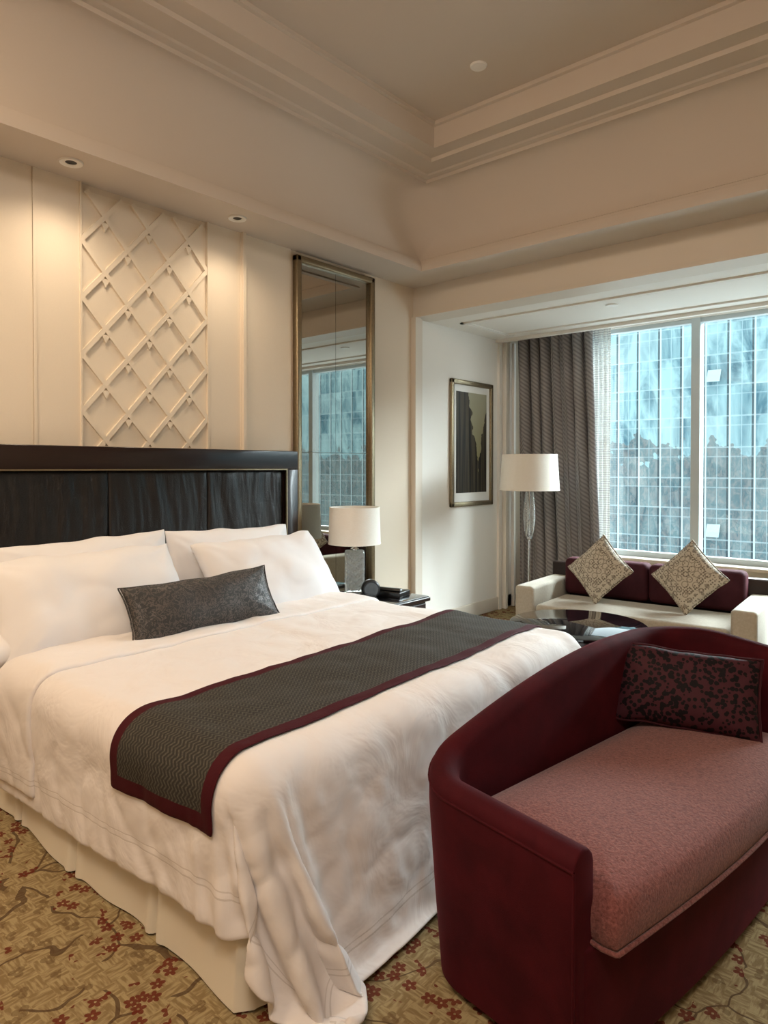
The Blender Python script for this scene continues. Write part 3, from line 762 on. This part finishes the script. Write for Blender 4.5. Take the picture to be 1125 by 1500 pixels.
diamond('diamond_cushion', 2.22, 4.89, 0.70, 0.37, 0.06)

g = empty('side_table', (3.12, 4.95, 0))
lathe('top', [(0, 0.53), (0.24, 0.53), (0.25, 0.54), (0.25, 0.555), (0.24, 0.56), (0, 0.56)], M['wood'], g)
lathe('pedestal', [(0.17, 0.0), (0.17, 0.02), (0.03, 0.04), (0.025, 0.5), (0.08, 0.53)], M['wood'], g)

# coffee table
g = empty('coffee_table', (1.86, 3.93, 0))
lathe('glass_top', [(0, 0.475), (0.40, 0.475), (0.41, 0.482), (0.41, 0.492), (0.40, 0.498), (0, 0.498)], M['bglass'], g, n=72)
lathe('rim', [(0.385, 0.445), (0.415, 0.445), (0.415, 0.476), (0.385, 0.476)], M['wood'], g, n=72, closed=True)
for k in range(4):
    a = math.pi/4+k*math.pi/2
    multi('leg', [bar((0.37*math.cos(a), 0.37*math.sin(a), 0), (0.37*math.cos(a), 0.37*math.sin(a), 0.45), 0.03, 0.03, Vector((-math.cos(a), -math.sin(a), 0)))], M['wood'], g)
lathe('lower_shelf', [(0, 0.15), (0.36, 0.15), (0.36, 0.165), (0, 0.165)], M['bglass'], g, n=60)

# floor lamp
g = empty('floor_lamp', (0.66, 5.50, 0))
lathe('base', [(0, 0), (0.14, 0), (0.14, 0.02), (0.03, 0.035), (0.0, 0.035)], M['chrome'], g)
lathe('pole', [(0.011, 0.03), (0.011, 0.80), (0.022, 0.81), (0.022, 0.83), (0.008, 0.84), (0.008, 1.25), (0.022, 1.26), (0.012, 1.28), (0.008, 1.50)], M['chrome'], g, n=20)
for sx in (-1, 1):
    lathe('crystal_drop', [(0.004, 0.83), (0.018, 0.9), (0.028, 1.0), (0.026, 1.08), (0.014, 1.2), (0.006, 1.26)], M['crystal'], g, (0.026*sx*0.8, 0.026*sx*0.6, 0), n=20)
shade('shade', 0.265, 0.245, 1.25, 1.565, g)

# framed art
g = empty('framed_artwork', (0, 0, 0))
ay0, ay1, az0, az1 = 5.18, 5.90, 1.08, 2.28; w = 0.045
f = multi('frame', [boxp(0.004, 0.035, ay0, ay0+w, az0, az1), boxp(0.004, 0.035, ay1-w, ay1, az0, az1), boxp(0.004, 0.035, ay0, ay1, az0, az0+w), boxp(0.004, 0.035, ay0, ay1, az1-w, az1)], M['silver'], g); bevel(f, 0.008, 2)
box('mat_board', 0.004, 0.012, ay0+w, ay1-w, az0+w, az1-w, M['white'], g)
box('print', 0.012, 0.015, ay0+0.10, ay1-0.10, az0+0.13, az1-0.11, M['art'], g)

# ------------------------------------------------------------------ light
w = bpy.data.worlds.new('overcast_sky'); sc.world = w; w.use_nodes = True
bg = w.node_tree.nodes['Background']; bg.inputs[0].default_value = (0.86, 0.95, 1.0, 1); bg.inputs[1].default_value = 3.2
def light(name, typ, loc, rot, energy, col, **kw):
    l = bpy.data.lights.new(name, typ); l.energy = energy; l.color = col
    for k, v in kw.items(): setattr(l, k, v)
    o = bpy.data.objects.new(name, l); COL.objects.link(o); o.location = loc; o.rotation_euler = rot; return o
def aim(o, d): o.rotation_euler = Vector(d).to_track_quat('-Z', 'Y').to_euler()
s = light('overcast_sun', 'SUN', (2, 20, 20), (0, 0, 0), 36, (0.91, 0.96, 1.0), angle=math.radians(65)); aim(s, (-0.42, -1, -0.48))
p = light('window_portal', 'AREA', (XW/2, YG-0.01, 1.7), (0, 0, 0), 1, (1, 1, 1), shape='RECTANGLE', size=XW-0.9, size_y=2.2)
aim(p, (0, -1, 0)); p.data.cycles.is_portal = True
for y in (0.55, 1.59, 2.62):
    o = light('downlight_spot', 'SPOT', (0.30, y, ZS-0.02), (0, 0, 0), 28, (1.0, 0.80, 0.58), spot_size=math.radians(155), spot_blend=1.0, shadow_soft_size=0.08); aim(o, (0.12, 0, -1))
a = light('warm_fill', 'AREA', (3.6, -0.6, 3.70), (0, 0, 0), 125, (1.0, 0.87, 0.75), shape='RECTANGLE', size=1.6, size_y=1.2); aim(a, (-0.35, 0.35, -1))  # added area lamp without a fixture, warm fill from behind the camera
a = light('warm_fill', 'AREA', (1.3, -0.5, 3.70), (0, 0, 0), 70, (1.0, 0.74, 0.48), shape='RECTANGLE', size=1.0, size_y=1.0); aim(a, (-0.1, 0.2, -1))  # second added lamp, unseen, warms the left side of the room

# ------------------------------------------------------------------ camera
cam = bpy.data.cameras.new('camera'); co = bpy.data.objects.new('camera', cam); COL.objects.link(co)
cam.sensor_fit = 'HORIZONTAL'; cam.sensor_width = 36; cam.lens = 32.0
pitch = 0.014
cam.shift_y = -(65-14)/1125.0
yaw = math.atan(0.868)
co.location = (3.7, 0, 1.45); co.rotation_euler = (math.pi/2-pitch, 0, yaw)
cam.clip_start = 0.05; cam.clip_end = 500
sc.camera = co
sc.view_settings.view_transform = 'Standard'
sc.view_settings.look = 'None'
sc.view_settings.exposure = 0.0
